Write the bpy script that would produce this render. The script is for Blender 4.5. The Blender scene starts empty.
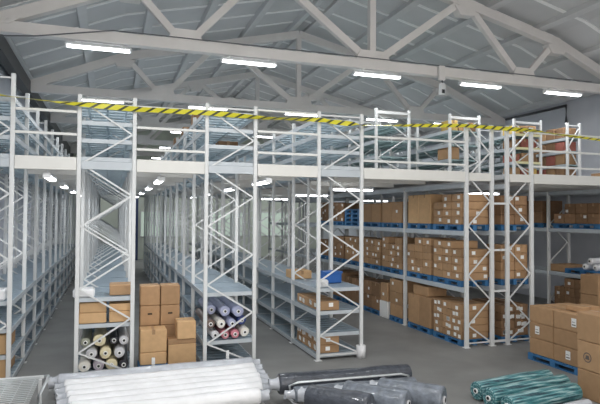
import bpy, bmesh, math, random
from mathutils import Vector, Matrix
R = random.Random(7)
PI = math.pi
scn = bpy.context.scene
COL = scn.collection

# ------------------------------------------------------------------ materials
def mat(name, col, rough=.5, metal=0., noise=0., nscale=8., spec=.5, jitter=0., bump=0., bscale=60., emit=None, estr=0., trans=0., coat=0.):
    m = bpy.data.materials.new(name); m.use_nodes = True
    nt = m.node_tree; b = nt.nodes['Principled BSDF']
    b.inputs['Base Color'].default_value = (*col, 1)
    b.inputs['Roughness'].default_value = rough
    b.inputs['Metallic'].default_value = metal
    b.inputs['Specular IOR Level'].default_value = spec
    b.inputs['Coat Weight'].default_value = coat
    if trans: b.inputs['Transmission Weight'].default_value = trans
    if emit:
        b.inputs['Emission Color'].default_value = (*emit, 1); b.inputs['Emission Strength'].default_value = estr
    src = None
    if noise:
        tc = nt.nodes.new('ShaderNodeTexCoord'); n = nt.nodes.new('ShaderNodeTexNoise')
        n.inputs['Scale'].default_value = nscale; n.inputs['Detail'].default_value = 5
        nt.links.new(tc.outputs['Object'], n.inputs['Vector'])
        mr = nt.nodes.new('ShaderNodeMapRange')
        mr.inputs['From Min'].default_value = .3; mr.inputs['From Max'].default_value = .7
        mr.inputs['To Min'].default_value = 1 - noise; mr.inputs['To Max'].default_value = 1 + noise
        nt.links.new(n.outputs['Fac'], mr.inputs['Value'])
        src = mr.outputs['Result']
    if jitter:
        oi = nt.nodes.new('ShaderNodeObjectInfo'); mj = nt.nodes.new('ShaderNodeMapRange')
        mj.inputs['To Min'].default_value = 1 - jitter; mj.inputs['To Max'].default_value = 1 + jitter
        nt.links.new(oi.outputs['Random'], mj.inputs['Value'])
        if src:
            mu = nt.nodes.new('ShaderNodeMath'); mu.operation = 'MULTIPLY'
            nt.links.new(src, mu.inputs[0]); nt.links.new(mj.outputs['Result'], mu.inputs[1]); src = mu.outputs[0]
        else: src = mj.outputs['Result']
    if src:
        vm = nt.nodes.new('ShaderNodeVectorMath'); vm.operation = 'SCALE'
        vm.inputs[0].default_value = col
        nt.links.new(src, vm.inputs['Scale']); nt.links.new(vm.outputs['Vector'], b.inputs['Base Color'])
    if bump:
        tc2 = nt.nodes.new('ShaderNodeTexCoord'); n2 = nt.nodes.new('ShaderNodeTexNoise')
        n2.inputs['Scale'].default_value = bscale; n2.inputs['Detail'].default_value = 3
        nt.links.new(tc2.outputs['Object'], n2.inputs['Vector'])
        bp = nt.nodes.new('ShaderNodeBump'); bp.inputs['Strength'].default_value = bump; bp.inputs['Distance'].default_value = .03
        nt.links.new(n2.outputs['Fac'], bp.inputs['Height']); nt.links.new(bp.outputs['Normal'], b.inputs['Normal'])
    return m

M = {}
M['post'] = mat('white_painted_steel', (.70, .71, .705), .42, 0, .04, 3)
M['truss'] = mat('truss_paint', (.75, .72, .695), .5, 0, .05, 2)
M['fascia'] = mat('deck_fascia_paint', (.74, .73, .69), .45, 0, .03, 3)
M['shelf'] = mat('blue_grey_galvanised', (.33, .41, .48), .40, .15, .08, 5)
M['beam'] = mat('beam_paint', (.50, .54, .57), .42, .1, .04, 4)
M['pbeam'] = mat('pallet_beam_paint', (.55, .60, .64), .42, .1, .05, 4)
M['deck'] = mat('deck_sheet', (.55, .56, .57), .5, .1, .06, 2)
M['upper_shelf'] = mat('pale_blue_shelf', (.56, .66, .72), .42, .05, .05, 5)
M['green_shelf'] = mat('green_grey_shelf', (.36, .48, .49), .4, .3, .08, 4)
M['cream'] = mat('cream_painted_steel', (.66, .62, .36), .45)
M['floor'] = mat('concrete', (.235, .235, .228), .55, 0, .16, .9, spec=.4, bump=.05, bscale=30)
M['wall'] = mat('wall_plaster', (.58, .60, .65), .8, 0, .05, 1.2)
M['backwall'] = mat('pale_green_wall', (.60, .64, .55), .8, 0, .08, 1.0)
M['roof'] = mat('roof_panel', (.57, .57, .57), .65, 0, .06, .7)
M['purlin'] = mat('purlin_paint', (.60, .60, .60), .55, 0, .04, 2)
M['batten'] = mat('batten_paint', (.85, .85, .84), .55)
M['eaves'] = mat('dark_eaves', (.10, .10, .10), .6)
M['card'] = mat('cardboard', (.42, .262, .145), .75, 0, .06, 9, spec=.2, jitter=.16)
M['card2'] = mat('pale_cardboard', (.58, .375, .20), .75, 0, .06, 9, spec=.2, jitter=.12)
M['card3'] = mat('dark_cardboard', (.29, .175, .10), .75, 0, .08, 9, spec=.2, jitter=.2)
M['red_card'] = mat('red_brown_carton', (.36, .12, .09), .7, 0, .08, 9, jitter=.2)
M['yel_card'] = mat('yellow_carton', (.68, .47, .14), .7, 0, .08, 9, jitter=.1)
M['tape'] = mat('brown_packing_tape', (.36, .21, .10), .3, spec=.6)
M['slot'] = mat('hand_hole', (.05, .035, .025), .9)
M['paper'] = mat('white_label_paper', (.86, .86, .84), .6)
M['print'] = mat('label_print', (.12, .10, .09), .7)
M['pallet'] = mat('blue_pallet_plastic', (.045, .17, .36), .5, 0, .1, 6, jitter=.12)
M['bluebox'] = mat('blue_crate', (.03, .13, .42), .45, 0, .06, 6)
M['tube'] = mat('fluorescent_tube', (1, 1, 1), .4, emit=(.95, .98, 1.), estr=9.)
M['lamp_body'] = mat('lamp_housing', (.75, .76, .77), .4)
M['dark'] = mat('dark_plastic', (.03, .03, .035), .4)
M['pipe'] = mat('grey_pipe', (.13, .13, .14), .5)
M['rail'] = mat('rail_paint', (.74, .74, .71), .42)
M['yellow'] = mat('tape_yellow', (.72, .66, .04), .4)
M['black'] = mat('tape_black', (.05, .06, .03), .4)
M['whiteroll'] = mat('white_wrapped_fabric', (.84, .84, .85), .28, 0, .05, 5, bump=.3, bscale=14, coat=.25)
M['greyroll'] = mat('grey_plastic_wrap', (.50, .52, .56), .22, 0, .10, 6, bump=.35, bscale=14, coat=.4)
M['darkroll'] = mat('charcoal_wrapped_fabric', (.055, .062, .078), .3, 0, .35, 9, bump=.4, bscale=22, coat=.35)
M['steelroll'] = mat('slate_wrapped_fabric', (.15, .17, .20), .28, 0, .3, 9, bump=.4, bscale=22, coat=.35)
def teal_mat():
    m = mat('teal_striped_fabric', (.03, .26, .27), .4, bump=.35, bscale=25, coat=.3)
    nt = m.node_tree; b = nt.nodes['Principled BSDF']
    tc = nt.nodes.new('ShaderNodeTexCoord'); n = nt.nodes.new('ShaderNodeTexNoise')
    mp = nt.nodes.new('ShaderNodeMapping'); mp.inputs['Scale'].default_value = (2.2, 34, 34)
    n.inputs['Scale'].default_value = 1.; n.inputs['Detail'].default_value = 4
    r = nt.nodes.new('ShaderNodeValToRGB')
    r.color_ramp.elements[0].position = .36; r.color_ramp.elements[0].color = (.012, .05, .07, 1)
    r.color_ramp.elements[1].position = .66; r.color_ramp.elements[1].color = (.38, .52, .52, 1)
    e = r.color_ramp.elements.new(.50); e.color = (.045, .21, .23, 1)
    nt.links.new(tc.outputs['Object'], mp.inputs['Vector']); nt.links.new(mp.outputs['Vector'], n.inputs['Vector'])
    nt.links.new(n.outputs['Fac'], r.inputs['Fac']); nt.links.new(r.outputs['Color'], b.inputs['Base Color'])
    return m
M['teal'] = teal_mat()
for nm, c in dict(lilac=(.40, .43, .60), navy=(.04, .07, .25), pink=(.62, .22, .27), cream_f=(.72, .64, .42), silver=(.60, .60, .62),
                  blackf=(.02, .02, .03), olive=(.30, .31, .24), mauve=(.52, .46, .52), ivory=(.78, .75, .68), brownf=(.16, .11, .09)).items():
    M[nm] = mat(nm + '_fabric', c, .35, 0, .12, 8, bump=.3, bscale=25, coat=.2)
M['core'] = mat('roll_core_white', (.82, .82, .80), .6)
M['corehole'] = mat('roll_core_hole', (.02, .02, .02), .9)
M['wire'] = mat('zinc_wire', (.62, .65, .66), .35, .4)

# ------------------------------------------------------------------ mesh helpers
class MB:
    def __init__(s): s.v = []; s.f = []; s.m = []; s.sm = []
    def face(s, ids, m=0, smooth=False): s.f.append(ids); s.m.append(m); s.sm.append(smooth)
    def box(s, a, b, m=0, ch=0.):
        (x0, y0, z0), (x1, y1, z1) = a, b
        if ch <= 0:
            n = len(s.v)
            s.v += [(x0,y0,z0),(x1,y0,z0),(x1,y1,z0),(x0,y1,z0),(x0,y0,z1),(x1,y0,z1),(x1,y1,z1),(x0,y1,z1)]
            for q in ((0,3,2,1),(4,5,6,7),(0,1,5,4),(1,2,6,5),(2,3,7,6),(3,0,4,7)): s.face([n+i for i in q], m)
            return s
        n = len(s.v); c = ch                     # chamfered box: 24 verts
        lo = (x0, y0, z0); hi = (x1, y1, z1); idx = {}
        for sx in (0, 1):
            for sy in (0, 1):
                for sz in (0, 1):
                    for ax in range(3):
                        p = [(lo[k] if (sx, sy, sz)[k] == 0 else hi[k]) for k in range(3)]
                        for k in range(3):
                            if k != ax: p[k] += c if (sx, sy, sz)[k] == 0 else -c
                        idx[(sx, sy, sz, ax)] = len(s.v); s.v.append(tuple(p))
        fs = []
        for ax in range(3):
            o = [k for k in range(3) if k != ax]
            for sd in (0, 1):
                q = []
                for (u, w) in ((0, 0), (1, 0), (1, 1), (0, 1)):
                    k = [0, 0, 0]; k[ax] = sd; k[o[0]] = u; k[o[1]] = w; q.append(idx[(*k, ax)])
                fs.append(q)
        for ax in range(3):                       # edges along ax
            o = [k for k in range(3) if k != ax]
            for u in (0, 1):
                for w in (0, 1):
                    q = []
                    for (t, fa) in ((0, o[0]), (1, o[0]), (1, o[1]), (0, o[1])):
                        k = [0, 0, 0]; k[ax] = t; k[o[0]] = u; k[o[1]] = w; q.append(idx[(*k, fa)])
                    fs.append(q)
        for sx in (0, 1):
            for sy in (0, 1):
                for sz in (0, 1): fs.append([idx[(sx, sy, sz, a)] for a in range(3)])
        cen = Vector(((x0+x1)/2, (y0+y1)/2, (z0+z1)/2))
        for q in fs:
            p = [Vector(s.v[i]) for i in q]; nrm = (p[1]-p[0]).cross(p[2]-p[0]); fc = sum(p, Vector())/len(p)
            if nrm.dot(fc-cen) < 0: q = q[::-1]
            s.face(q, m)
        return s
    def bar(s, p0, p1, w, h=None, m=0, up=(0, 0, 1)):
        h = h or w; p0 = Vector(p0); p1 = Vector(p1); d = (p1-p0).normalized()
        u = Vector(up)
        if abs(d.dot(u)) > .98: u = Vector((0, 1, 0))
        a = d.cross(u).normalized(); b = a.cross(d).normalized(); n = len(s.v)
        for p in (p0, p1):
            for (i, j) in ((-1, -1), (1, -1), (1, 1), (-1, 1)): s.v.append(tuple(p + a*(i*w/2) + b*(j*h/2)))
        for q in ((0,1,2,3),(7,6,5,4),(0,4,5,1),(1,5,6,2),(2,6,7,3),(3,7,4,0)): s.face([n+i for i in q], m)
        return s
    def tube(s, pts, r, seg=8, m=0, cap=True):
        pts = [Vector(p) for p in pts]; rings = []
        for i, p in enumerate(pts):
            d = (pts[min(i+1, len(pts)-1)] - pts[max(i-1, 0)]).normalized()
            u = Vector((0, 0, 1)) if abs(d.z) < .9 else Vector((0, 1, 0))
            a = d.cross(u).normalized(); b = a.cross(d).normalized(); n = len(s.v)
            rr = r[i] if isinstance(r, (list, tuple)) else r
            for k in range(seg):
                t = 2*PI*k/seg; s.v.append(tuple(p + a*(math.cos(t)*rr) + b*(math.sin(t)*rr)))
            rings.append(n)
        for a, b in zip(rings, rings[1:]):
            for k in range(seg): s.face([a+k, a+(k+1) % seg, b+(k+1) % seg, b+k], m, True)
        if cap:
            s.face([rings[0]+k for k in range(seg)][::-1], m); s.face([rings[-1]+k for k in range(seg)], m)
        return s
    def mesh(s, name, mats):
        me = bpy.data.meshes.new(name); me.from_pydata(s.v, [], s.f)
        for x in mats: me.materials.append(M[x] if isinstance(x, str) else x)
        me.polygons.foreach_set('material_index', s.m); me.polygons.foreach_set('use_smooth', s.sm)
        bm = bmesh.new(); bm.from_mesh(me); bmesh.ops.recalc_face_normals(bm, faces=bm.faces); bm.to_mesh(me); bm.free()
        me.update(); return me
def link(name, data, parent=None, loc=(0, 0, 0), rz=0., rot=None):
    o = bpy.data.objects.new(name, data); COL.objects.link(o)
    if parent is not None: o.parent = parent
    o.location = loc
    if rot: o.rotation_euler = rot
    elif rz: o.rotation_euler = (0, 0, rz)
    return o
def tag(o, label, cat, group=None, kind=None):
    if label: o['label'] = label
    if cat: o['category'] = cat
    if group: o['group'] = group
    if kind: o['kind'] = kind
    return o
def thing(name, label, cat, loc=(0, 0, 0), rz=0., group=None):
    return tag(link(name, None, None, loc, rz), label, cat, group)
CACHE = {}
def cached(key, fn):
    if key not in CACHE: CACHE[key] = fn()
    return CACHE[key]
def structure(name, mb, mats, parent=None):
    o = link(name, mb.mesh(name, mats), parent)
    if parent is None: o['kind'] = 'structure'
    return o

# ------------------------------------------------------------------ key dimensions
YF = 11.0                 # plane of the rack fronts
ROWS = dict(A=(-2.65, -1.65), B=(-.609, .451), C=(1.764, 2.84), D=(4.172, 5.252))
BAY, NB = 1.73, 12
YB = YF + BAY*NB
DECK = 4.14               # walking surface of the mezzanine
WL, WR, YEND, YS = -2.78, 15.6, 40., -1.5
RIDGE_X, RIDGE_Z, KINK, S1_, S2_ = 6.45, 10.05, 6.15, .235, .42      # the roof steepens near the eaves
def fall(dx): return S1_*min(abs(dx), KINK) + S2_*max(0, abs(dx)-KINK)
def roof_z(x): return RIDGE_Z - fall(x - RIDGE_X)

# ------------------------------------------------------------------ the setting
structure('floor', MB().box((WL-.2, YS, -.2), (WR+.2, YEND+.2, 0)), ['floor'])
structure('wall_left', MB().box((WL-.2, YS, 0), (WL, YEND, roof_z(WL))), ['wall'])
structure('wall_right', MB().box((WR, YS, 0), (WR+.2, YEND, roof_z(WR))), ['wall'])
bw = MB(); n = [(WL-.2, 0), (WR+.2, 0), (WR+.2, roof_z(WR+.2)), (RIDGE_X+KINK, roof_z(RIDGE_X+KINK)), (RIDGE_X, RIDGE_Z), (RIDGE_X-KINK, roof_z(RIDGE_X-KINK)), (WL-.2, roof_z(WL-.2))]
k = len(bw.v)
for y in (YEND, YEND+.2): bw.v += [(x, y, z) for x, z in n]
bw.face(list(range(7))); bw.face(list(range(13, 6, -1)))
for i in range(7): bw.face([i, (i+1) % 7, 7+(i+1) % 7, 7+i])
structure('wall_back', bw, ['backwall'])
cb = MB()
for (xa, xb) in ((WL-.2, RIDGE_X-KINK), (RIDGE_X-KINK, RIDGE_X), (RIDGE_X, RIDGE_X+KINK), (RIDGE_X+KINK, WR+.2)):
    za, zb = roof_z(xa), roof_z(xb); n = len(cb.v)
    cb.v += [(xa, YS, za), (xb, YS, zb), (xb, YEND+.2, zb), (xa, YEND+.2, za), (xa, YS, za+.15), (xb, YS, zb+.15), (xb, YEND+.2, zb+.15), (xa, YEND+.2, za+.15)]
    for q in ((0,3,2,1),(4,5,6,7),(0,1,5,4),(1,2,6,5),(2,3,7,6),(3,0,4,7)): cb.face([n+i for i in q])
ceil = structure('ceiling', cb, ['roof'])
pur = None
for sgn in (-1, 1):
    for i in range(6):
        dx = .35 + i*1.72
        x = RIDGE_X + sgn*dx
        if x < WL+.1 or x > WR-.1: continue
        a = math.atan(S1_ if dx < KINK else S2_)*(-sgn)
        me = cached('purlin', lambda: MB().box((-.11, YS, -.16), (.11, YEND, 0)).mesh('purlin', ['purlin']))
        link('purlin', me, ceil, (x, 0, roof_z(x)), rot=(0, -a, 0))
    y = .4
    while y < YEND-.3:                                   # battens over the panel joints, running down the slope
        L = (RIDGE_X-WL) if sgn < 0 else (WR-RIDGE_X)
        key = 'batten%d' % sgn
        def mk(L=L, sgn=sgn):
            b = MB(); b.bar((0, 0, -.012), (sgn*KINK, 0, -.012-fall(KINK)), .115, .024); b.bar((sgn*KINK, 0, -.012-fall(KINK)), (sgn*(L-.02), 0, -.012-fall(L-.02)), .115, .024)
            return b.mesh('batten', ['batten'])
        link('batten', cached(key, mk), ceil, (RIDGE_X, y, RIDGE_Z))
        y += 1.28
structure('wall_front', MB().box((9., YS-.2, 0), (WR+.2, YS, roof_z(WR))), ['wall'])  # unseen wall part added behind the camera to block light on the right
structure('trim_1', MB().box((WL+.13, YS, roof_z(WL)-.46), (WL+.36, YEND, roof_z(WL)-.06)), ['eaves'])
structure('trim_2', MB().box((1.50, YEND-.9, 0), (1.78, YEND-.6, 5.3)), [mat('dark_blue_column', (.03, .05, .12), .5)])
for i, (x0, x1) in enumerate(((2.0, 4.6), (6.6, 9.2), (10.4, 13.0))):   # framed glow panels put in for pale lit patches of the back wall
    w = structure('window_%d' % (i+1), MB().box((x0, YEND-.02, 1.6), (x1, YEND-.005, 3.3)), [mat('window_glow_%d' % i, (.6, .7, .6), .3, emit=(.75, .9, .78), estr=.2)])
    f = MB()
    for a in ((x0-.06, x0), (x1, x1+.06), ((x0+x1)/2-.03, (x0+x1)/2+.03)): f.box((a[0], YEND-.06, 1.54), (a[1], YEND-.001, 3.36))
    f.box((x0-.06, YEND-.06, 1.54), (x1+.06, YEND-.001, 1.6)); f.box((x0-.06, YEND-.06, 3.3), (x1+.06, YEND-.001, 3.36))
    link('window_frame', f.mesh('window_frame', ['post']), w)

# ------------------------------------------------------------------ roof trusses and their lamps
LAMPS = []
def lamp(loc, rz, L, power, label, group, drop):
    t = thing('hanging_lamp', label, 'lamp', loc, rz, group)
    b = MB().box((-L/2, -.06, 0), (L/2, .06, .06), ch=.01)
    for x in (-L*.36, L*.36): b.bar((x, 0, .05), (x, 0, .06+drop), .02)
    link('housing', cached(('lh', L, drop), lambda: b.mesh('housing', ['lamp_body'])), t)
    link('tube', cached(('lt', L), lambda: MB().box((-L/2+.02, -.065, -.04), (L/2-.02, .065, 0), ch=.015).mesh('tube', ['tube'])), t)
    for sx in (-1, 1):
        link('end_cap', cached('lcap', lambda: MB().box((-.022, -.07, -.045), (.022, .07, .05), ch=.01).mesh('end_cap', ['lamp_body'])), t, (sx*(L/2-.005), 0, 0))
    if power:
        ld = cached(('ld', L, power), lambda: bpy.data.lights.new('lamp_light', 'AREA'))
        ld.shape = 'RECTANGLE'; ld.size = L; ld.size_y = .12; ld.energy = power; ld.color = (.95, .98, 1.)
        link('lamp_light', ld, t, (0, 0, -.075))
    return t
TY = [7.0, 13.0, 19.0, 25.0, 31.0, 37.0]
TRN = ['white roof truss above the foreground, in front of the rack fronts', 'nearest white roof truss spanning the hall above the rack fronts', 'second white roof truss back, seen just under the nearest chord',
       'third white roof truss from the front', 'fourth white roof truss from the front', 'farthest white roof truss close to the back wall']
def tz(dx): return 9.74 - fall(dx)
CZ = 7.05
def tmesh(key, p0, p1, w, h):
    return cached(key, lambda: MB().bar(p0, p1, w, h).mesh('member', ['truss']))
XL, XR = WL+.02-RIDGE_X, WR-.02-RIDGE_X
for ti, y in enumerate(TY):
    t = thing('roof_truss', TRN[ti], 'truss', (RIDGE_X, y, 0), 0, 'white steel roof trusses')
    link('bottom_chord', tmesh('bc', (XL, 0, CZ), (XR, 0, CZ), .22, .25), t)
    for s, xe in ((-1, XL), (1, XR)):
        link('top_chord', tmesh(('t1', s), (0, 0, tz(0)), (s*(KINK+.02), 0, tz(KINK)), .2, .26), t)
        link('top_chord', tmesh(('t2', s), (s*(KINK-.02), 0, tz(KINK)), (xe, 0, tz(xe)), .2, .26), t)
    link('king_post', tmesh('kp', (0, 0, CZ+.1), (0, 0, tz(0)), .17, .17), t)
    for s in (-1, 1):
        link('diagonal', tmesh(('d1', s), (s*.1, 0, CZ+.1), (s*2.75, 0, tz(2.75)), .14, .19), t)
        link('diagonal', tmesh(('d2', s), (s*4.75, 0, CZ+.1), (s*3.0, 0, tz(3.0)), .14, .17), t)
        link('diagonal', tmesh(('d3', s), (s*4.95, 0, CZ+.1), (s*6.05, 0, tz(6.05)), .14, .16), t)
    def gus(x, w, z0, z1, wt):
        b = MB(); n = len(b.v)
        for yy in (-.125, .125):
            b.v += [(x-w/2, yy, z0), (x+w/2, yy, z0), (x+wt/2, yy, z1), (x-wt/2, yy, z1)]
        for q in ((0,1,2,3),(7,6,5,4),(0,4,5,1),(1,5,6,2),(2,6,7,3),(3,7,4,0)): b.face([n+i for i in q])
        return b.mesh('gusset_plate', ['truss'])
    def heel(s):
        b = MB()
        for yy in (-.12, .12): b.v += [(s*8.55, yy, CZ+.05), (s*9.1, yy, CZ+.05), (s*9.1, yy, tz(9.1)), (s*8.5, yy, tz(8.5)-.02), (s*8.3, yy, tz(8.3)-.12)]
        b.face([0, 1, 2, 3, 4]); b.face([9, 8, 7, 6, 5])
        for i in range(5): b.face([i, (i+1) % 5, 5+(i+1) % 5, 5+i])
        return b.mesh('heel_plate', ['truss'])
    for x, w, wt in ((0, 1.0, .75), (-4.85, .8, .6), (4.85, .8, .6)):
        link('gusset_plate', cached(('g', x), lambda: gus(x, w, CZ+.1, CZ+.36, wt)), t)
    for x in (-6.1, 6.1, -2.88, 2.88):
        link('gusset_plate', cached(('gt', x), lambda: gus(x, .42, tz(x)-.36, tz(x)-.1, .75)), t)
    for s in (-1, 1):
        link('heel_plate', cached(('gh', s), lambda: heel(s)), t)
LXS = [-.3, 3.14, 6.6, 9.85, 12.8]
WH = ['farthest left', 'second from left', 'middle', 'second from right', 'farthest right']
ORD = ['foreground', 'nearest', 'second', 'third', 'fourth', 'farthest']
for ti, y in enumerate(TY):
    for i, x in enumerate(LXS):
        lamp((x, y-.02, 6.80), 0, 1.36, (75 if i < 2 else 16) if ti == 0 else 28, '%s fluorescent tube lamp hung under the %s roof truss' % (WH[i], ORD[ti]), 'lamps under the roof trusses', .06)  # foreground row is unseen, added to brighten the rolls, stronger at left
jb = thing('hanging_wiring_box', 'small white wiring box with dark fitting hung on the nearest truss chord', 'electrical box', (8.47, 12.8, 6.9))
link('body', MB().box((-.09, -.03, -.12), (.09, .06, .28), ch=.01).mesh('body', ['truss']), jb)
link('lamp_socket', MB().box((-.07, -.06, -.52), (.07, .05, -.2), ch=.01).mesh('lamp_socket', ['post']), jb)
link('cable', MB().tube([(0, 0, -.1), (0, -.02, -.22)], .018, 6).mesh('cable', ['dark']), jb)
link('dark_fitting', MB().box((-.04, -.075, -.48), (.04, -.055, -.38)).mesh('dark_fitting', ['dark']), jb)
wp = MB()
wp.tube([(WR-.06, 15.6, 6.5), (WR-.06, 15.6, 7.12), (WR-.06, 18.8, 7.14)], .05, 8)
tag(link('wall_pipe', wp.mesh('wall_pipe', ['pipe'])), 'dark grey pipe running along the right wall below the eaves and turning down', 'pipe')
cl = MB().tube([(WL+.25, 12.84, 6.92), (-2.2, 12.84, 6.82), (-1.6, 12.84, 6.88), (0, 12.86, 7.19), (6, 12.86, 7.2), (13.8, 12.86, 7.2)], .014, 6)
tag(link('cable_run', cl.mesh('cable_run', ['pipe'])), 'thin grey electric cable clipped along the nearest roof truss chord', 'cable')

# ------------------------------------------------------------------ shelving rows
PZ = .585
def post_mesh(h, w=.075, d=.07):
    def mk():
        b = MB(); b.box((-w/2, -d/2, 0), (w/2, d/2, h), ch=.008)
        return b.mesh('post', ['post'])
    return cached(('post', round(h, 3), w, d), mk)
def foot_mesh(): return cached('foot', lambda: MB().box((-.075, -.065, 0), (.075, .065, .012)).mesh('foot_plate', ['post']))
def frame(root, x0, x1, y, z0, h, flip=False, individual=True, pw=.075, feet=True, braces=True):
    W = x1-x0
    f = link('upright_frame', None, root, (x0, y, z0))
    for px in (pw/2, W-pw/2):
        link('post', post_mesh(h, pw), f, (px, 0, 0))
        if feet: link('foot_plate', foot_mesh(), f, (px, 0, 0))
    if not braces: return f
    pts = [(pw if flip else W-pw, 0, .10)]; k = 1; z = .52
    while z < h-.06:
        right = (k % 2 == 0) != flip
        pts.append((W-pw if right else pw, 0, z)); z += PZ; k += 1
    segs = list(zip(pts, pts[1:])) + [((pw, 0, .10), (W-pw, 0, .10)), ((pw, 0, h-.08), (W-pw, 0, h-.08))]
    if individual:
        for a, b in segs:
            key = ('br', round(W, 2), pw, round(b[2]-a[2], 3), a[0] < b[0])
            def mk(a=a, b=b): return MB().bar((a[0], 0, 0), (b[0], 0, b[2]-a[2]), .027, .03).mesh('brace', ['post'])
            link('brace', cached(key, mk), f, (0, 0, a[2]))
    else:
        key = ('lat', round(W, 2), pw, round(h, 2), flip)
        def mk():
            m = MB()
            for a, b in segs: m.bar(a, b, .027, .03)
            return m.mesh('bracing', ['post'])
        link('bracing', cached(key, mk), f)
    return f
def shelf_mesh(W, L, mname, edges, n=9):
    n = 5 if mname == 'upper_shelf' else 7
    def mk():
        b = MB(); m = .004
        gap = .45 if mname == 'upper_shelf' else .30
        for i in range(n):                          # pressed steel planks across the bay
            y0 = i*L/n; b.box((.02, y0+m, -.028), (W-.02, y0+L/n*(1-gap), 0), 0)
        for i in range(3):
            x = W*(i+.5)/3; b.box((x-.02, .0, -.05), (x+.02, L, -.0285), 0)
        if edges:
            b.box((-.0, 0, -.085), (.019, L, .005), 1); b.box((W-.019, 0, -.085), (W, L, .005), 1)
        return b.mesh('shelf', [mname, 'beam'])
    return cached(('shelf', round(W, 2), round(L, 2), mname, edges), mk)
def shelf(root, x0, x1, y0, y1, z, mname='shelf', detail=True):
    s = link('shelf', shelf_mesh(x1-x0, y1-y0, mname, not detail), root, (x0, y0, z))
    if detail:
        L = y1-y0
        me = cached(('eb', round(L, 2)), lambda: MB().box((0, 0, -.085), (.019, L, .005)).mesh('edge_beam', ['beam']))
        link('edge_beam', me, s, (0, 0, 0)); link('edge_beam', me, s, (x1-x0-.019, 0, 0))
        if y0 < YF+.2:
            fb = cached(('fb', round(x1-x0, 2)), lambda: MB().box((.02, -.014, -.07), (x1-x0-.02, .001, .006)).mesh('front_beam', ['beam']))
            link('front_beam', fb, s)
    return s
NAMES = dict(A='tall white shelving row at the far left edge, beside the left wall',
             B='tall white shelving row with cartons above fabric rolls at its front end',
             C='tall white shelving row with lilac and pink fabric rolls at its front end',
             D='tall white shelving row with a white guard on its front right post')
G_LOW = [.12, .56, 1.03, 1.52]
G_UP = [4.16, 4.50, 4.84, 5.18]
for key, (x0, x1) in ROWS.items():
    root = thing('shelving_row', NAMES[key], 'shelving', (0, 0, 0), 0, 'white shelving rows running away from the viewer')
    ht = 5.62 if key == 'A' else 5.33
    for i in range(NB+1):
        frame(root, x0, x1, YF + i*BAY, 0, ht, False, i < 7)
    for i in range(NB):
        ya, yb = YF + i*BAY + .04, YF + (i+1)*BAY - .04
        for z in G_LOW + G_UP:
            if i == 0 and (key, z) in (('B', G_LOW[1]), ('C', G_LOW[2])): continue
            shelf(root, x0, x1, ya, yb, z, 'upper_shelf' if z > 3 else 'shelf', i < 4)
    link('deck_beam', MB().box((x0+.08, YF-.03, 3.93), (x1-.08, YF+.02, 4.08)).mesh('deck_beam', ['beam']), root)
    if key == 'D':
        g = MB().tube([(x1-.045, YF-.01, 0), (x1-.045, YF-.01, .26)], .105, 10)
        link('post_guard', g.mesh('post_guard', ['whiteroll']), root)

# ------------------------------------------------------------------ mezzanine walkways
def walkway(x0, x1, label, rails, y1=YB):
    t = thing('mezzanine_walkway', label, 'walkway', (0, 0, 0), 0, 'raised walkways between the racks')
    W = x1-x0
    link('deck', MB().box((x0, YF+.04, 4.06), (x1, y1, 4.12)).mesh('deck', ['deck']), t)
    link('fascia', MB().box((x0, YF-.05, 3.90), (x1, YF+.03, 4.145), ch=.008).mesh('fascia', ['fascia']), t)
    y = YF + BAY
    while y < min(y1, YF+BAY*8.5):
        link('joist', MB().box((x0, y-.035, 3.93), (x1, y+.035, 4.055)).mesh('joist', ['fascia']), t); y += BAY
    for z, h in rails: link('guard_rail', MB().box((x0, YF-.035, z-h/2), (x1, YF, z+h/2), ch=.006).mesh('guard_rail', ['rail']), t)
    return t
walkway(-1.645, -.614, 'raised walkway over the leftmost aisle, with guard rails, above the bare floor', [(4.57, .05), (4.99, .05)])
walkway(.456, 1.759, 'raised walkway with guard rails above the aisle blocked by stacked cartons', [(4.34, .05), (4.76, .05), (5.16, .05)])
walkway(2.845, 4.167, 'raised walkway with guard rails above the empty middle aisle', [(4.38, .05), (4.82, .05), (5.26, .04)])
walkway(5.257, 7.885, 'raised walkway over the wide aisle facing the pallet racks', [(4.30, .05), (4.84, .05)])
walkway(9.895, 15.55, 'raised walkway at the far right, ending at the right wall', [(4.33, .05), (4.73, .05), (5.17, .05)])
SOF = 3.80
for (x, ys, ai, pw) in ((-1.13, (11.7, 15.0, 18.4, 21.9, 25.3), 'leftmost aisle', 7), (.95, (11.9, 15.0, 18.4, 21.9, 25.3), 'aisle behind the stacked cartons', 7),
                    (3.10, (11.6, 15.0, 18.4, 21.9), 'middle aisle', 7)):
    for i, y in enumerate(ys):
        lamp((x, y, SOF), PI/2, 1.2, pw, '%s lamp from the front under the walkway of the %s' % (['first', 'second', 'third', 'fourth', 'fifth'][i], ai), 'lamps under the walkways', .06)
for i, (x, y) in enumerate(((6.15, 13.6), (6.6, 18.0), (6.6, 22.5))):
    lamp((x, y, SOF), 0, 1.25, 6, '%s lamp from the front under the walkway of the wide aisle' % ['first', 'second', 'third'][i], 'lamps under the walkways', .06)
for i, (x, y) in enumerate(((10.62, 14.0), (11.6, 18.5), (11.6, 23.))):
    lamp((x, y, SOF), 0, 1.3, 6, '%s lamp from the front under the walkway right of the pallet racks' % ['first', 'second', 'third'][i], 'lamps under the walkways', .06)

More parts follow.
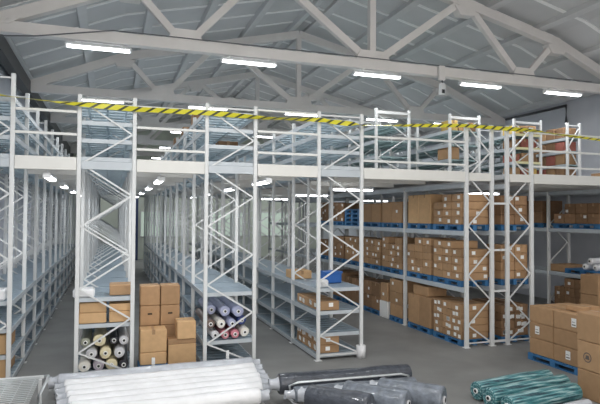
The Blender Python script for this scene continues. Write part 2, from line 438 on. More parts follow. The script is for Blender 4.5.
# ------------------------------------------------------------------ pallet racks
EB = 2.84
LV = [1.40, 2.74]
RX = dict(E=(7.89, 8.71), F=(9.06, 9.89), G=(13.0, 13.9))
PN = dict(E='loaded pallet rack facing the wide aisle, left of the back-to-back pair', F='loaded pallet rack at the right of the back-to-back pair',
          G='pallet rack against the right wall, beyond the carton stack')
NBE = 6
for key, (x0, x1) in RX.items():
    root = thing('pallet_rack', PN[key], 'pallet rack', (0, 0, 0), 0, 'pallet racks on the right')
    for i in range(NBE+1):
        front = i == 0 and key != 'G'
        frame(root, x0, x1, YF + i*EB, 0, 5.30 if front else 3.89, key == 'F', i < 3, .1)
    for i in range(NBE):
        ya, yb = YF + i*EB + .04, YF + (i+1)*EB - .04
        for z in LV + [3.88]:
            me = cached('pbeam', lambda: MB().box((0, 0, -.12), (.045, EB-.08, 0), ch=.008).mesh('load_beam', ['pbeam']))
            link('load_beam', me, root, (x0+.01, ya, z)); link('load_beam', me, root, (x1-.055, ya, z))
        if i < 3:
            for z in LV:
                for q in range(3):
                    me = cached('cbar', lambda: MB().box((.056, -.03, -.05), (x1-x0-.056, .03, -.003)).mesh('cross_bar', ['pbeam']))
                    link('cross_bar', me, root, (x0, ya+.5+q*.87, z))
        if key != 'G':
            link('deck_panel', MB().box((x0, YF+i*EB+.05, 4.0), (x1, YF+(i+1)*EB+.05, 4.12)).mesh('deck_panel', ['deck']), root)
    if key == 'F':
        for z in (.10, 1.3, 2.28, 3.4):
            link('row_spacer', cached('spacer', lambda: MB().box((-.343, -.02, -.025), (-.003, .02, .025)).mesh('row_spacer', ['post'])), root, (x0, YF, z))
    if key in 'EF':
        for z in (3.93,):
            link('deck_beam', MB().box((x0+.1, YF-.05, 3.93), (x1-.1, YF, 4.12)).mesh('deck_beam', ['fascia']), root)

# ------------------------------------------------------------------ mezzanine shelving (set back on the deck)
UROWS = [(6.65, 7.72, 'tall grey-green shelving row on the deck above the wide aisle', 'green_shelf'),
         (8.95, 10.0, 'tall shelving row on the deck above the back-to-back pallet racks', 'green_shelf'),
         (11.15, 12.2, 'shelving row with cream beams on the deck, loaded with bright cartons', 'green_shelf'),
         (13.15, 13.7, 'shelving row on the deck nearest the right wall, loaded with brown cartons', 'green_shelf')]
U_LV = [.16, .58, 1.0, 1.40]
U_Y = 13.2
for ui, (x0, x1, lab, mm) in enumerate(UROWS):
    root = thing('deck_shelving', lab, 'shelving', (0, 0, 0), 0, 'shelving rows set back on the deck')
    nb = 6 if ui < 3 else 4
    for i in range(nb+1):
        frame(root, x0, x1, U_Y + i*BAY, 4.124, 1.85, ui % 2 == 1, True, .075, False)
    for i in range(nb):
        for z in U_LV:
            shelf(root, x0, x1, U_Y+i*BAY+.04, U_Y+(i+1)*BAY-.04, 4.12+z, mm, i < 2)
    if ui == 2:
        for z in U_LV:
            link('cream_beam', MB().box((x0+.08, U_Y-.035, 4.07+z), (x1-.08, U_Y-.005, 4.14+z)).mesh('cream_beam', ['cream']), root)
    if ui < 3: link('top_rail', MB().box((x0+.05, U_Y-.03, 5.84), (x1-.05, U_Y, 5.90)).mesh('top_rail', ['post']), root)

# ------------------------------------------------------------------ yellow and black tape
TP = [(-2.3, 10.86, 5.22), (-1.76, 10.86, 5.17), (-.65, 10.86, 5.12), (.41, 10.86, 5.09), (1.84, 10.86, 5.11), (3.0, 10.86, 5.08), (4.12, 10.86, 5.12), (5.13, 10.86, 5.06),
      (6.37, 10.86, 5.13), (7.84, 10.86, 5.21), (9.72, 10.86, 5.20), (11.9, 10.86, 5.08), (13.4, 10.86, 4.98)]
tb = MB(); pts = []
for (a, b) in zip(TP, TP[1:]):
    L = (Vector(b)-Vector(a)).length; n = max(2, int(L/.035))
    for i in range(n): pts.append(Vector(a).lerp(Vector(b), i/n))
pts.append(Vector(TP[-1])); d = 0
for i, p in enumerate(pts):
    d = i*.035
    ang = .5*math.sin(d*1.9) + .9*math.sin(d*.8+1) + (.8*math.sin(d*7) if 4.0 < p.x < 5.2 else 0)
    hw = .05 if p.x < 10 else .026
    u = Vector((0, math.sin(ang), math.cos(ang)))*hw
    sl = Vector((.075, 0, 0))
    tb.v += [tuple(p+u+sl), tuple(p-u-sl)]
    if i: tb.face([2*i-2, 2*i, 2*i+1, 2*i-1], 1 if (i % 7) in (0, 1) else 0)
tag(link('hanging_tape', tb.mesh('hanging_tape', ['yellow', 'black'])), 'long yellow and black warning tape strung in front of the guard rails', 'barrier tape')

# ------------------------------------------------------------------ pallets and cartons
def pallet(x0, y0, w, l, z, label, group):
    t = thing('pallet', label, 'pallet', (x0, y0, z), 0, group)
    def deck():
        b = MB(); n = 7; g = .03
        for i in range(n):
            a = i*(l+g)/n; b.box((0, a, .122), (w, a+(l+g)/n-g, .144), ch=.003)
        for x in (.0, w/2-.05, w-.1): b.box((x, 0, .1), (x+.1, l, .1215))
        return b.mesh('deck', ['pallet'])
    def base():
        b = MB()
        for x in (.0, w/2-.05, w-.1): b.box((x, 0, 0), (x+.1, l, .02))
        return b.mesh('base', ['pallet'])
    link('deck', cached(('pd', round(w, 2), round(l, 2)), deck), t); link('base', cached(('pb', round(w, 2), round(l, 2)), base), t)
    for x in (0, w/2-.05, w-.1):
        for y in (0, l/2-.07, l-.14):
            link('block', cached('pblk', lambda: MB().box((0, 0, .0205), (.1, .14, .0995)).mesh('block', ['pallet'])), t, (x, y, 0))
    return t
NCART = [0]
def carton(x0, y0, z0, w, l, h, label, group, m='card', sticker=None, hole=False, jit=.012, ns=1, tape='y', sub=False):
    """w along X, l along Y; (x0,y0) the corner nearest the viewer on the left"""
    NCART[0] += 1
    t_loc = (x0+w/2, y0+l/2, z0)
    rz = R.uniform(-jit, jit)
    w2, l2 = w-.012, l-.012
    def body():
        b = MB(); b.box((-w2/2, -l2/2, .001), (w2/2, l2/2, h-.002), 0, ch=min(.014, h*.06))
        e = .0025; tw = .03
        if tape == 'y':                             # seam and tape along Y, turning down both ends
            b.box((-tw, -l2/2-e, h-.004), (tw, l2/2+e, h+e-.002), 1)
            for s in (-1, 1): b.box((-tw, s*l2/2-e, h-.09), (tw, s*l2/2+e, h-.002), 1)
        else:
            b.box((-w2/2-e, -tw, h-.004), (w2/2+e, tw, h+e-.002), 1)
            for s in (-1, 1): b.box((s*w2/2-e, -tw, h-.09), (s*w2/2+e, tw, h-.002), 1)
        if hole:
            b.box((-.045, -l2/2-.002, h*.55), (.045, -l2/2+.01, h*.55+.035), 2); b.box((-w2/2-.002, -.045, h*.55), (-w2/2+.01, .045, h*.55+.035), 2)
        return b.mesh('carton', [m, 'tape', 'slot'])
    me = cached(('cart', round(w, 3), round(l, 3), round(h, 3), m, hole, tape), body)
    o = tag(link('carton', me, None, t_loc, rz), label, 'carton', group)
    if sticker:
        for f in sticker:
            for q in range(ns):
                sw, sh = .105, min(.085, h*.5)
                if f == 'y':                        # end facing the viewer
                    px = R.uniform(-w2/2+.07, w2/2-.07) if w2 > .2 else 0
                    s = cached('stk_y', lambda: MB().box((-.05, -.002, 0), (.05, .002, .085)).mesh('shipping_label', ['paper']))
                    link('shipping_label', s, o, (px, -l2/2-.0015, R.uniform(.03, max(.035, h-.11))))
                else:                               # side facing left
                    py = R.uniform(-l2/2+.07, l2/2-.07) if l2 > .2 else 0
                    s = cached('stk_x', lambda: MB().box((-.002, -.05, 0), (.002, .05, .085)).mesh('shipping_label', ['paper']))
                    link('shipping_label', s, o, (-w2/2-.0015, py, R.uniform(.03, max(.035, h-.11))))
    return o
COLN = {1: ['sole'], 2: ['nearer', 'farther'], 3: ['nearest', 'middle', 'farthest'], 4: ['nearest', 'second', 'third', 'farthest']}
LAYN = ['bottom', 'second', 'third', 'fourth', 'fifth', 'sixth']
def layer(i, n): return 'top' if i == n-1 and n > 1 else LAYN[i]
def load(x0, y0, z, w, l, ncol, nlay, h, where, group, m='card', stk='x', nxd=1, drop=(), tape='x', hole=False, pal=True, pstk=.8, ns=1, kind='carton'):
    z += .0015 if z > 0 else 0
    if pal: pallet(x0, y0, w, l, z, 'blue pallet under the %s' % where, 'blue pallets')
    zb = z + (.1455 if pal else .0)
    cl, cw = l/ncol, w/nxd
    for k in range(nlay):
        for c in range(ncol):
            for q in range(nxd):
                if (k, c) in drop: continue
                deep = '' if nxd == 1 else (['left ', 'right '][q])
                st = ''.join(f for f in stk if R.random() < pstk)
                if q > 0: st = st.replace('x', '')
                if c > 0: st = st.replace('y', '')
                n = ['sole'] if ncol == 1 else COLN[ncol]
                pos = '' if ncol == 1 and nxd == 1 else (n[c] + ' ' + deep if ncol > 1 else deep)
                lab = '%s%scarton, %s' % (pos, layer(k, nlay)+'-layer ' if nlay > 1 else '', where)
                dl = R.uniform(-.004, .004)
                carton(x0+q*cw+.003+R.uniform(0, .02)*(nxd == 1)*0, y0+c*cl, zb+k*(h+.0015), cw-.004, cl-.002, h, lab, group, m, st, hole, .008, ns, tape)

ex, ew = RX['E'][0]+.01, .80
def by(b, p): return YF + b*EB + .16 + p*1.33
# upper level (beam 2.74)
GE = 'cartons on the pallet rack'
load(ex, by(0,0), LV[1], ew, 1.2, 3, 4, .185, 'near load on the upper rack level', GE, 'card', 'xy', drop=((3,2),), ns=1)
load(ex, by(0,1), LV[1], ew, 1.15, 2, 1, .78, 'pale tall load on the upper rack level', GE, 'card2', '', tape='x', pal=True)
load(ex, by(1,0), LV[1], ew, 1.2, 2, 1, .62, 'orange third load on the upper rack level', GE, 'card', 'x', pstk=.3)
load(ex, by(1,1), LV[1], ew, 1.2, 2, 1, .60, 'orange fourth load on the upper rack level', GE, 'card', '', pstk=.2)
for i in range(4): pallet(ex, by(2,0), ew, 1.2, LV[1]+.0005+i*.1455, '%s pallet of the empty stack on the upper rack level' % ['bottom', 'second', 'third', 'top'][i], 'stacked empty pallets')
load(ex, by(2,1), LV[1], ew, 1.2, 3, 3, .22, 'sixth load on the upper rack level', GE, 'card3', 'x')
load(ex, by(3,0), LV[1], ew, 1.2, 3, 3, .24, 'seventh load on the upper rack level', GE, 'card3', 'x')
# middle level (beam 1.40)
load(ex, by(0,0), LV[0], ew, 1.2, 3, 5, .185, 'near load on the middle rack level', GE, 'card', 'xy', drop=((4,0),), ns=1)
load(ex, by(0,1), LV[0], ew, 1.2, 3, 5, .19, 'second load on the middle rack level', GE, 'card', 'x', drop=((4,2),))
load(ex, by(1,0), LV[0], ew, 1.2, 3, 5, .18, 'third load on the middle rack level', GE, 'card', 'x', drop=((4,1),))
load(ex, by(1,1), LV[0], ew, 1.2, 3, 4, .20, 'fourth load on the middle rack level', GE, 'card', 'x')
load(ex, by(2,0), LV[0], ew, 1.2, 3, 4, .20, 'fifth load on the middle rack level', GE, 'card', 'x')
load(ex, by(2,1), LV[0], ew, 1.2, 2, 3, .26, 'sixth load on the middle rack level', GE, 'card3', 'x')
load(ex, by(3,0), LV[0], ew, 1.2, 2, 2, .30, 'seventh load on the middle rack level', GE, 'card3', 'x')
# floor level
load(ex, by(0,0), 0, ew, 1.2, 3, 5, .165, 'near load on the floor under the pallet rack', GE, 'card', 'xxy', ns=1)
load(ex, by(0,1), 0, ew, 1.15, 2, 1, .80, 'big plain pair on the floor under the pallet rack', GE, 'card', '')
carton(ex+.05, by(0,1)+.2, .9475, .6, .75, .26, 'flat carton lying on the big plain cartons under the pallet rack', GE, 'card')
load(ex, by(1,0), 0, ew, .7, 1, 3, .36, 'tall narrow load on the floor behind the rack post', GE, 'card', 'x')
carton(ex-.02, by(1,0)+.82, 0, .6, .5, .5, 'white carton on the floor beside the tall narrow load', GE, 'paper')
carton(ex, by(1,0)+.84, .503, .55, .46, .55, 'brown carton with pale label on top of the white carton', GE, 'card', 'x')
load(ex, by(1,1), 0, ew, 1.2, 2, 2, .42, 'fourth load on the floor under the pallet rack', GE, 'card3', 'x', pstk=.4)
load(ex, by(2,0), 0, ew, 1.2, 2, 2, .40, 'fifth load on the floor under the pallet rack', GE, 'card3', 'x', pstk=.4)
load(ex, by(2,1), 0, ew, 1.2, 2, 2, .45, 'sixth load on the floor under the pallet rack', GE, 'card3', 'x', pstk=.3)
fx, fw = RX['F'][0]+.01, .81
load(fx, by(0,0), LV[1], fw, 1.2, 2, 3, .24, 'upper load of the right-hand rack of the pair', GE, 'card3', 'y', nxd=2, tape='y')
load(fx, by(0,0), LV[0], fw, 1.2, 2, 4, .21, 'middle load of the right-hand rack of the pair', GE, 'card', 'y', nxd=2, tape='y', drop=((3,1),))
load(fx, by(0,0), 0, fw, 1.2, 2, 4, .19, 'floor load of the right-hand rack of the pair', GE, 'card3', 'yy', nxd=2, tape='y', ns=2)
gx, gw = RX['G'][0]+.01, .88
load(gx, 11.9, LV[1], gw, 1.7, 4, 2, .30, 'upper load of the rack by the right wall', GE, 'card3', 'x', pstk=.4, tape='x', drop=((1,3),))
load(gx, 14.1, LV[1], gw, 1.3, 2, 2, .36, 'farther upper load of the rack by the right wall', GE, 'card3', '', tape='x')
pallet(gx, 11.9, gw, 1.25, LV[0], 'blue pallet under white wrapped bundles on the rack by the right wall', 'blue pallets')
carton(gx+.03, 13.15, LV[0]+.008, .8, .62, .22, 'flat carton on the middle level of the rack by the right wall', GE, 'card')
load(gx, 12.0, 0, gw, 1.6, 4, 4, .27, 'dark floor load of the rack by the right wall', GE, 'card3', 'x', pstk=.5, drop=((3,3),))

# boxes on the deck shelving and the front shelving rows
GU = 'cartons on the deck shelving'
def deckcart(x, y, z, w, l, h, m, lab): carton(x, y, z, w, l, h, lab, GU, m, None, False, .03)
UZ = [4.12+z+.008 for z in U_LV]
deckcart(9.0, 13.35, UZ[1], .42, .5, .36, 'card', 'lone brown carton low on the deck shelving above the pallet rack pair')
for li, (zz, hh) in enumerate(((UZ[0], .3), (UZ[1], .3), (UZ[2], .3), (UZ[3], .32))):
    for c in range(3):
        mm = [['card', 'red_card', 'yel_card'], ['red_card', 'card', 'card3'], ['card3', 'red_card', 'red_card'], ['yel_card', 'card', 'card']][li][c]
        deckcart(11.24+c*.31, 13.3+R.uniform(0, .05), zz, .28, .45, hh*R.uniform(.8, 1), mm,
                 '%s %s carton on the %s shelf of the cream-beamed deck shelving' % (['left', 'middle', 'right'][c], {'card': 'brown', 'red_card': 'red', 'yel_card': 'yellow', 'card3': 'dark'}[mm], LAYN[li]))
for c in range(3):
    deckcart(9.05+c*.31, 13.3, UZ[3], .28, .45, [.3, .2, .26][c], ['yel_card', 'card', 'card3'][c], '%s carton on the top deck shelf above the pallet rack pair' % ['yellow', 'brown', 'dark'][c])
for li in range(4):
    for c in range(4):
        mm = ['card3', 'card', 'red_card', 'card3'][(c+li) % 4]
        deckcart(13.17, 13.32+c*.385, UZ[li], .5, .37, [.36, .36, .34, .34][li]*R.uniform(.82, 1), mm,
                 '%s %s carton on the %s deck shelf by the right wall' % (COLN[4][c], {'card3': 'dark', 'card': 'brown', 'red_card': 'red'}[mm], LAYN[li]))
for i, (x, y) in enumerate(((12.6, 11.5), (12.95, 11.5), (13.35, 11.5), (13.7, 11.5))):
    carton(x, y, 4.122, .32, .3, [.17, .2, .16, .2][i], '%s of four low cartons on the deck behind the far right guard rails' % ['leftmost', 'second from left', 'third from left', 'rightmost'][i], GU, 'card')
for i in range(3):
    carton(1.80+.02*i, 12.95+i*2.2, 5.19, .5, .45, .3, '%s brown carton on the top shelf over the lilac roll row' % ['nearest', 'second', 'third'][i], GU, 'card3')
carton(2.2, 11.9, 4.512, .45, .4, .2, 'flat brown carton behind the rails on the second deck-level shelf of the lilac roll row', GU, 'card3')
# end of the shelving row with the rolls
bx0, bx1 = ROWS['B']
S1 = G_LOW[2]+.008
GB = 'cartons at the front of the shelving rows'
carton(bx0+.06, 11.06, S1, .5, .55, .20, 'lower left carton on the shelf above the fabric rolls', GB, 'card2', None, tape='x')
carton(bx0+.07, 11.07, S1+.202, .49, .55, .19, 'upper left carton on the shelf above the fabric rolls', GB, 'card2', None, tape='x')
carton(bx0+.60, 11.05, S1, .42, .55, .21, 'lowest right carton on the shelf above the fabric rolls', GB, 'card2', None, tape='x')
carton(bx0+.60, 11.06, S1+.212, .42, .55, .14, 'middle right carton on the shelf above the fabric rolls', GB, 'card2', None, tape='x')
S2 = G_LOW[3]+.008
carton(bx0+.60, 11.20, S2, .42, .5, .20, 'carton on the higher shelf above the right carton pile', GB, 'card', None, tape='x')
pp = MB().box((-.19, -.2, 0), (.19, .2, .16), ch=.03)
tag(link('wrapped_parcel', pp.mesh('wrapped_parcel', ['whiteroll']), None, (bx0+.15, 11.24, S2)), 'white wrapped parcel at the left front corner of the shelf above the cartons', 'parcel')
dx0 = ROWS['D'][0]
def dload(z, y, n, lay, h, where):
    for k in range(lay):
        for c in range(n):
            carton(dx0+.06, y+c*.36, z+k*(h+.002), .5, .35, h, '%s %scarton, %s' % (COLN[n][c], layer(k, lay)+'-layer ' if lay > 1 else '', where), GB, 'card', 'xx' + ('y' if c == 0 else ''), False, .01, 1, 'x')
dload(G_LOW[0]+.008, 11.06, 4, 2, .182, 'load on the bottom shelf of the guarded row')
dload(G_LOW[2]+.008, 11.06, 4, 1, .20, 'load on the third shelf of the guarded row')
carton(dx0+.06, 12.35+.45, S2, .5, .6, .2, 'orange carton alone on the upper shelf of the guarded row', GB, 'card2', None)
pq = MB().box((-.10, -.13, 0), (.10, .13, .17), ch=.03)
tag(link('wrapped_parcel', pq.mesh('wrapped_parcel', ['whiteroll']), None, (dx0+.21, 11.22, S2), .1), 'small white wrapped parcel on the upper shelf in front of the blue crate', 'parcel')
o = MB().box((-.22, -.16, 0), (.22, .16, .27), ch=.02); o.box((-.235, -.175, .22), (.235, .175, .275), ch=.008)
tag(link('storage_crate', o.mesh('storage_crate', ['bluebox']), None, (dx0+.68, 11.9, S2), .12), 'blue plastic crate on the upper shelf of the guarded row', 'crate')
def roll_mesh(r, L, m, core=.035, seg=20, lump=.04, hole=True, key=0):
    def mk():
        rr = random.Random(key*13+int(r*1000)); b = MB(); n = 10
        pts = []; rad = []
        for i in range(n+1):
            pts.append((0, 0, 0)); rad.append(r*(1+rr.uniform(-lump, lump)))
        rings = []
        ph = rr.uniform(0, 6)
        prof = [(-.004, .78)] + [(L*i/n, rad[i]/r) for i in range(n+1)] + [(L+.004, .78)]
        prof = [(0, .82), (.012, .95)] + [(max(.03, min(L-.03, L*i/n)), rad[i]/r) for i in range(n+1)] + [(L-.012, .95), (L, .82)]
        for (x, f) in prof:
            s0 = len(b.v)
            for k in range(seg):
                t = 2*PI*k/seg; q = r*f*(1+.03*math.sin(2*t+ph+x*2)+.018*math.sin(3*t+x*5))
                b.v.append((x, math.cos(t)*q, math.sin(t)*q))
            rings.append(s0)
        for a, c in zip(rings, rings[1:]):
            for k in range(seg): b.face([a+k, a+(k+1) % seg, c+(k+1) % seg, c+k], 0, True)
        b.face([rings[0]+k for k in range(seg)], 0); b.face([rings[-1]+k for k in range(seg)], 0)
        return b.mesh('fabric', [m])
    return cached(('roll', round(r, 3), round(L, 2), m, key), mk)
def roll(p0, direc, r, L, m, label, group, corem='core', core=.045, key=0, name='fabric_roll', wrapend=None):
    """p0: centre of the near end; direc: 3-D direction of the axis"""
    d = Vector(direc).normalized()
    o = tag(link(name, roll_mesh(r, L, m, key=key), None, p0), label, 'fabric roll', group)
    o.rotation_euler = d.to_track_quat('X', 'Z').to_euler()
    def mk():
        b = MB(); b.tube([(-.02, 0, 0), (L+.02, 0, 0)], core, 12, 0); b.tube([(-.0215, 0, 0), (.1, 0, 0)], core*.62, 10, 1); b.tube([(L-.1, 0, 0), (L+.0215, 0, 0)], core*.62, 10, 1)
        return b.mesh('core_tube', [corem, 'corehole'])
    link('core_tube', cached(('core', round(L, 2), core, corem), mk), o)
    return o
GBR = 'fabric rolls at the front of the shelving rows'
z0 = G_LOW[1]+.01
zB = G_LOW[0]+.01
# row with cartons: rolls heaped from the low shelf
zsh = G_LOW[0]+.018
bxr = bx0
def heap(x0, z0, rows, where):
    k = 0; pos = {2: ['left', 'right'], 3: ['left', 'middle', 'right'], 4: ['leftmost', 'second from left', 'second from right', 'rightmost']}
    for li, (dz, items) in enumerate(rows):
        for i, (x, r, m, cn, y) in enumerate(items):
            k += 1
            roll((x0+x, max(y, 11.05), z0+dz+r), (0, 1, 0), r, round(12.68-max(y, 11.05), 2), m, '%s roll, %s in the %s layer of the heap %s' % (cn, pos[len(items)][i], ['bottom', 'middle', 'top'][li], where), GBR, key=k+int(x0*10)+40, core=.04)
heap(bx0, G_LOW[0]+.02, [(0., [(.18, .105, 'ivory', 'ivory', 11.03), (.43, .10, 'mauve', 'pale mauve', 11.06), (.66, .105, 'cream_f', 'pale cream', 11.02), (.88, .09, 'blackf', 'black', 11.05)]),
                     (.22, [(.30, .10, 'silver', 'silvery', 11.1), (.55, .105, 'cream_f', 'cream', 11.08), (.80, .10, 'silver', 'silvery grey', 11.05)]),
                     (.45, [(.19, .085, 'olive', 'dark olive', 11.14), (.44, .115, 'cream_f', 'big cream', 11.1), (.70, .08, 'blackf', 'black', 11.2), (.88, .09, 'silver', 'silvery', 11.1)])], 'under the cartons')
cx = ROWS['C'][0]
heap(cx, G_LOW[1]+.02, [(0., [(.26, .085, 'silver', 'silvery', 11.1), (.46, .085, 'pink', 'pink', 11.06), (.66, .09, 'pink', 'wide pink', 11.05), (.88, .10, 'ivory', 'ivory', 11.14)]),
                    (.215, [(.17, .09, 'brownf', 'dark brown', 11.12), (.38, .09, 'ivory', 'ivory', 11.08), (.60, .09, 'lilac', 'lilac', 11.06), (.85, .10, 'navy', 'navy', 11.3)]),
                    (.43, [(.25, .10, 'lilac', 'pale lilac', 11.5), (.48, .105, 'lilac', 'wide lilac', 11.2), (.73, .11, 'lilac', 'big lilac', 11.08)])], 'with pink rolls')
# row at the left edge: parcel and cartons
ax0, ax1 = ROWS['A']
tag(link('wrapped_parcel', MB().box((-.3, -.2, 0), (.3, .2, .2), ch=.03).mesh('wrapped_parcel', ['whiteroll']), None, (ax1-.42, 11.26, S2)), 'white wrapped parcel on a shelf at the left edge of the photo', 'parcel')
carton(ax1-.62, 11.06, G_LOW[0]+.008, .55, .5, .37, 'large carton on the bottom shelf at the left edge', GB, 'card2', None)
carton(ax1-.62, 11.06, G_LOW[1]+.008, .55, .5, .36, 'large carton on the second shelf at the left edge', GB, 'card2', None)
carton(ax1-.60, 11.75, G_LOW[1]+.008, .5, .45, .3, 'brown carton behind the front carton on the second shelf at the left edge', GB, 'card', None)
carton(ax1-.60, 11.75, G_LOW[0]+.008, .5, .45, .34, 'brown carton behind the front carton on the bottom shelf at the left edge', GB, 'card', None)

# ------------------------------------------------------------------ cartons stacked in the aisle
GA = 'cartons stacked in the aisle'
px0, py0 = .565, 11.16
pallet(px0-.02, py0, .56, .47, 0, 'blue pallet under the cartons stacked in the aisle', 'blue pallets')
carton(px0, py0+.02, .1445, .52, .44, .24, 'lower front left carton of the stack in the aisle', GA, 'card2', None, tape='x')
carton(px0, py0+.02, .386, .52, .44, .44, 'upper front left carton of the stack in the aisle', GA, 'card2', None, tape='y')
carton(1.10, py0-.02, 0, .56, .5, .52, 'largest plain carton at the front right of the stack in the aisle', GA, 'card2', None, tape='x')
carton(1.10, py0, .522, .56, .46, .09, 'flat carton on the largest carton in the aisle', GA, 'card', None, tape='x')
carton(1.27, py0-.03, .614, .38, .42, .36, 'small carton on the front right of the stack in the aisle', GA, 'card2', None, tape='x')
for c in range(2):
    for k in range(4):
        carton(px0+.02+c*.405, py0+.5, .0015+k*.408, .40, .42, .405,
               '%s carton of the %s column at the back of the stack in the aisle' % (['bottom', 'second', 'third', 'top'][k], ['left', 'right'][c]), GA, 'card', None, k == 2, .006, 1, 'x')

# ------------------------------------------------------------------ stacks at the right
GR = 'cartons stacked at the right'
rx0, ry0 = 8.30, 8.55
RZ = 0
pallet(8.62, 8.36, 1.15, 1.4, 0, 'blue pallet under the carton stack at the right front', 'blue pallets')
q = 0
for k in range(3):
    hh = [.335, .335, .35][k]; zz = .1445 + sum((.335, .335, .35)[:k]) + .002*k
    for c in range(2):
        for dd in range(2):
            lab = '%s %s carton in the %s layer of the pallet stack at the right' % (['left', 'right'][c], ['front', 'back'][dd], ['bottom', 'middle', 'top'][k])
            xw = [(8.64, .52), (9.16, .60)][c]
            o = carton(xw[0], 8.38+dd*.685, zz, xw[1]-.004, .68, hh, lab, GR, 'card', None, False, .012, 1, 'y')
            if c == 0 and (k, dd) in ((0, 0), (1, 1), (2, 0)):
                s = MB().box((-.002, -.06, 0), (.002, .06, .17)); s.box((-.003, -.045, .03), (-.002, .045, .05), 1); s.box((-.003, -.03, .09), (-.002, .045, .10), 1)
                link('shipping_label', cached('bigstk', lambda: s.mesh('shipping_label', ['paper', 'print'])), o, (-.256, [-.05, .1, -.2][k], .10))
carton(8.9, 8.6, 1.176, .5, .4, .1, 'flat loose carton lying on top of the pallet stack at the right', GR, 'card', None)
for k in range(3):
    o = carton(7.66, 7.0, .0005+k*.485, .62, .5, .482, '%s carton of the stack cut off by the right edge' % ['bottom', 'middle', 'top'][k], GR, 'card', None, False, .02, 1, 'y')
    if k == 1:                                          # printed ring mark
        b = MB()
        for i in range(20):
            a0, a1 = 2*PI*i/20, 2*PI*(i+1)/20
            n = len(b.v)
            for (a, r) in ((a0, .085), (a1, .085), (a1, .068), (a0, .068)): b.v.append((math.cos(a)*r, 0, math.sin(a)*r))
            b.face([n, n+1, n+2, n+3])
        n = len(b.v); b.v += [(-.045, 0, -.035), (.045, 0, -.035), (.03, 0, .035), (-.03, 0, .035)]; b.face([n, n+1, n+2, n+3])
        link('printed_mark', b.mesh('printed_mark', ['print']), o, (-.308, .02, .22), -PI/2)
for k in range(3):
    carton(11.98, 11.0, .0005+k*.52, .6, .6, .518, '%s carton of the tall plain stack behind the right pallet stack' % ['bottom', 'middle', 'top'][k], GR, 'card', 'y', False, .015, 1, 'y')
# white wrapped bundles on the right rack
for i, (y, z) in enumerate(((12.05, 0), (12.42, 0), (12.24, .17))):
    roll((gx+.06, y+.05, LV[0]+.1445+.1+z), (1, .05, 0), .095, .75, 'whiteroll', '%s white wrapped bundle on the rack by the right wall' % ['nearer lower', 'farther lower', 'top'][i], 'white bundles on the right rack', key=50+i)

# ------------------------------------------------------------------ rolls in the foreground
def trolley(x0, x1, y0, y1, zt, label, stakes, rz=0):
    t = thing('roll_trolley', label, 'trolley', ((x0+x1)/2, (y0+y1)/2, 0), rz, 'low trolleys for fabric rolls')
    w, l = x1-x0, y1-y0
    b = MB(); b.bar((-w/2, -l/2, zt-.03), (w/2, -l/2, zt-.03), .05); b.bar((-w/2, l/2, zt-.03), (w/2, l/2, zt-.03), .05)
    for i in range(6): x = -w/2+.03 + (w-.06)*i/5; b.bar((x, -l/2, zt-.03), (x, l/2, zt-.03), .04)
    link('platform', b.mesh('platform', ['post']), t)
    for sx in (-1, 1):
        for sy in (-1, 1):
            if zt < .1: continue
            c = MB().tube([(sx*(w/2-.2)-.02, sy*(l/2-.1), .05), (sx*(w/2-.2)+.02, sy*(l/2-.1), .05)], .05, 12)
            c.bar((sx*(w/2-.2), sy*(l/2-.1), .05), (sx*(w/2-.2), sy*(l/2-.1), zt-.05), .025)
            link('caster', c.mesh('caster', ['dark']), t)
    for (x, y, h) in stakes:
        link('stake', MB().box((-.03, -.02, zt-.05), (.03, .02, h), ch=.005).mesh('stake', ['post']), t, (x-(x0+x1)/2, y-(y0+y1)/2, 0))
    return t
trolley(-.7, 2.4, 8.3, 10.52, .055, 'low white skid under the pile of white wrapped rolls', [(.78, 10.56, .44), (2.17, 10.56, .47)])
def plastic_end(r, i):
    b = MB(); rr = random.Random(i); n = 14
    for s, f in ((0, .9), (-.05, .72), (-.12, .62), (-.17, .7)):
        for k in range(n): t = 2*PI*k/n; q = r*f*(1+rr.uniform(-.14, .14)); b.v.append((s+rr.uniform(-.015, .015), math.cos(t)*q, math.sin(t)*q))
    for a in range(3):
        for k in range(n): b.face([a*n+k, a*n+(k+1) % n, (a+1)*n+(k+1) % n, (a+1)*n+k], 0, True)
    return b.mesh('plastic_end', ['greyroll'])
GW = 'white wrapped rolls in the foreground'
wr = [(10.34, .145, 'greyroll', -.82, 3.44, 'grey-looking plastic-wrapped roll at the back of the white pile'),
      (10.04, .13, 'whiteroll', -.70, 3.28, 'white wrapped roll just in front of the grey plastic-wrapped one'),
      (9.75, .13, 'whiteroll', -.66, 3.2, 'white wrapped roll, third from the back of the foreground pile'),
      (9.46, .13, 'whiteroll', -.62, 3.14, 'white wrapped roll, fourth from the back of the foreground pile'),
      (9.17, .13, 'whiteroll', -.58, 3.05, 'white wrapped roll, fifth from the back of the foreground pile'),
      (8.88, .13, 'whiteroll', -.54, 2.95, 'white wrapped roll, sixth from the back of the foreground pile'),
      (8.59, .13, 'whiteroll', -.5, 2.8, 'white wrapped roll at the bottom edge of the photo')]
for i, (y, r, m, x, L, lab) in enumerate(wr):
    o = roll((x, y-.04, .055+r*1.04), (1, .025, 0), r, L, m, lab, GW, key=60+i)
    link('plastic_end', plastic_end(r, i), o, (.03, 0, 0))
    e = link('plastic_end', plastic_end(r, i), o, (L-.03, 0, 0)); e.rotation_euler = (0, 0, PI)
GD = 'dark wrapped rolls in the foreground'
trolley(2.75, 4.95, 7.0, 8.85, .16, 'low trolley with a pale rail under the dark wrapped rolls', [(2.9, 8.89, .25), (4.8, 8.89, .22)])
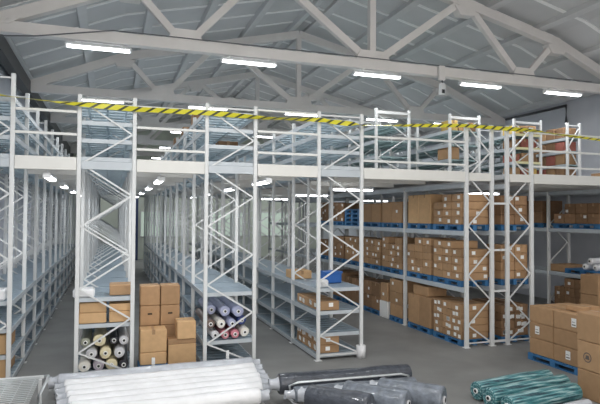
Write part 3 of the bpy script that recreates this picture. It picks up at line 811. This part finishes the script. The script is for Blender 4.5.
TR = [(2.62, 8.66, .335, .165, 2.35, 'darkroll', (1, -.05, 0), 'long charcoal roll lying at the back of the dark pile'),
      (2.75, 8.24, .285, .115, 2.1, 'steelroll', (1, -.05, 0), 'thin slate roll just in front of the long charcoal roll'),
      (2.86, 7.84, .365, .19, 1.0, 'darkroll', (.62, -.70, 0), 'short charcoal roll pointing at the viewer, leftmost of the dark pile'),
      (3.44, 7.82, .365, .19, 1.0, 'steelroll', (.62, -.70, 0), 'short slate roll pointing at the viewer, middle of the dark pile'),
      (4.02, 7.78, .375, .20, 1.0, 'steelroll', (.62, -.70, 0), 'fat short slate roll pointing at the viewer, rightmost of the dark pile')]
for i, (x, y, z, r, L, m, d, lab) in enumerate(TR): 
    o = roll((x, y, z), d, r, L, m, lab, GD, 'silver', .06, key=70+i)
    link('plastic_end', plastic_end(r*.8, i+20), o, (.02, 0, 0))
rb = MB().tube([(2.78, 8.43, .18), (2.74, 8.43, .36), (2.88, 8.43, .40), (4.70, 8.335, .40), (4.84, 8.33, .36), (4.84, 8.33, .18)], .02, 8)
tag(link('trolley_rail', rb.mesh('trolley_rail', ['wire'])), 'pale bent tube rail running in front of the long charcoal roll', 'rail')
GT = 'teal wrapped rolls in the foreground'
for i, (x, y, L, r, m, lab) in enumerate(((5.83, 7.82, 1.78, .155, 'teal', 'teal wrapped roll at the back of the teal pile'), (5.78, 7.43, 1.82, .16, 'teal', 'teal wrapped roll in the middle of the teal pile'),
                                      (5.83, 7.05, 1.6, .155, 'teal', 'teal wrapped roll at the front of the teal pile'))):
    roll((x, y, r*1.04), (1, .15, 0), r, L, m, lab, GT, key=80+i)
roll((5.03, 6.93, .1), (1, -.06, 0), .09, .66, 'greyroll', 'grey plastic-wrapped roll on the floor between the dark and teal piles', 'grey wrapped rolls on the floor', key=90)
roll((6.15, 6.72, .1), (1, .12, 0), .09, 1.1, 'greyroll', 'grey plastic-wrapped roll on the floor in front of the teal pile', 'grey wrapped rolls on the floor', key=91)
# mesh trolley at the lower left corner
t = thing('mesh_trolley', 'wire mesh topped trolley with a bent tube handle in the lower left corner', 'trolley', (0, 0, 0))
b = MB(); zt = .42
b.bar((-2.5, 10.0, zt), (-1.0, 9.95, zt), .045); b.bar((-2.5, 8.5, zt), (-.95, 8.45, zt), .045); b.bar((-1.75, 10.0, zt), (-1.75, 8.5, zt), .03); b.bar((-2.5, 10, zt), (-2.5, 8.5, zt), .045)
link('frame', b.mesh('frame', ['post']), t)
w = MB()
for i in range(16): y = 8.5+i*1.5/16+.05; w.tube([(-2.5, y, zt+.005), (-1.05, y-.02, zt+.005)], .011, 5)
for i in range(8): x = -2.45+i*.19; w.tube([(x, 8.48, zt-.012), (x, 9.98, zt-.012)], .009, 5)
link('wire_mesh', w.mesh('wire_mesh', ['wire']), t)
link('handle', MB().tube([(-1.0, 9.96, zt), (-.93, 9.9, zt+.02), (-.93, 9.7, zt), (-1.0, 9.3, zt-.1), (-1.0, 9.2, .06)], .024, 8).mesh('handle', ['wire']), t)
for x in (-2.4, -1.05):
    for y in (8.55, 9.9): link('leg', MB().box((x-.025, y-.025, 0), (x+.025, y+.025, zt-.025)).mesh('leg', ['post']), t)
print('cartons', NCART[0], 'objects', len(bpy.data.objects))

# ------------------------------------------------------------------ light and camera
wd = bpy.data.worlds.new('World'); scn.world = wd; wd.use_nodes = True
bg = wd.node_tree.nodes['Background']; bg.inputs['Color'].default_value = (1., .97, .93, 1); bg.inputs['Strength'].default_value = 1.75
cam = bpy.data.cameras.new('camera'); co = bpy.data.objects.new('camera', cam); COL.objects.link(co)
cam.sensor_width = 36.; cam.lens = 36.*549.6/600; cam.clip_end = 200
Mx = Matrix.Rotation(math.radians(-18.99), 4, 'Z') @ Matrix.Rotation(math.radians(91.437), 4, 'X') @ Matrix.Rotation(math.radians(.303), 4, 'Z')
co.matrix_world = Matrix.Translation((0, 0, 3.08)) @ Mx
scn.camera = co
vs = scn.view_settings
vs.view_transform = 'Standard'; vs.look = 'None'; vs.exposure = .45; vs.gamma = 1.; vs.use_curve_mapping = False
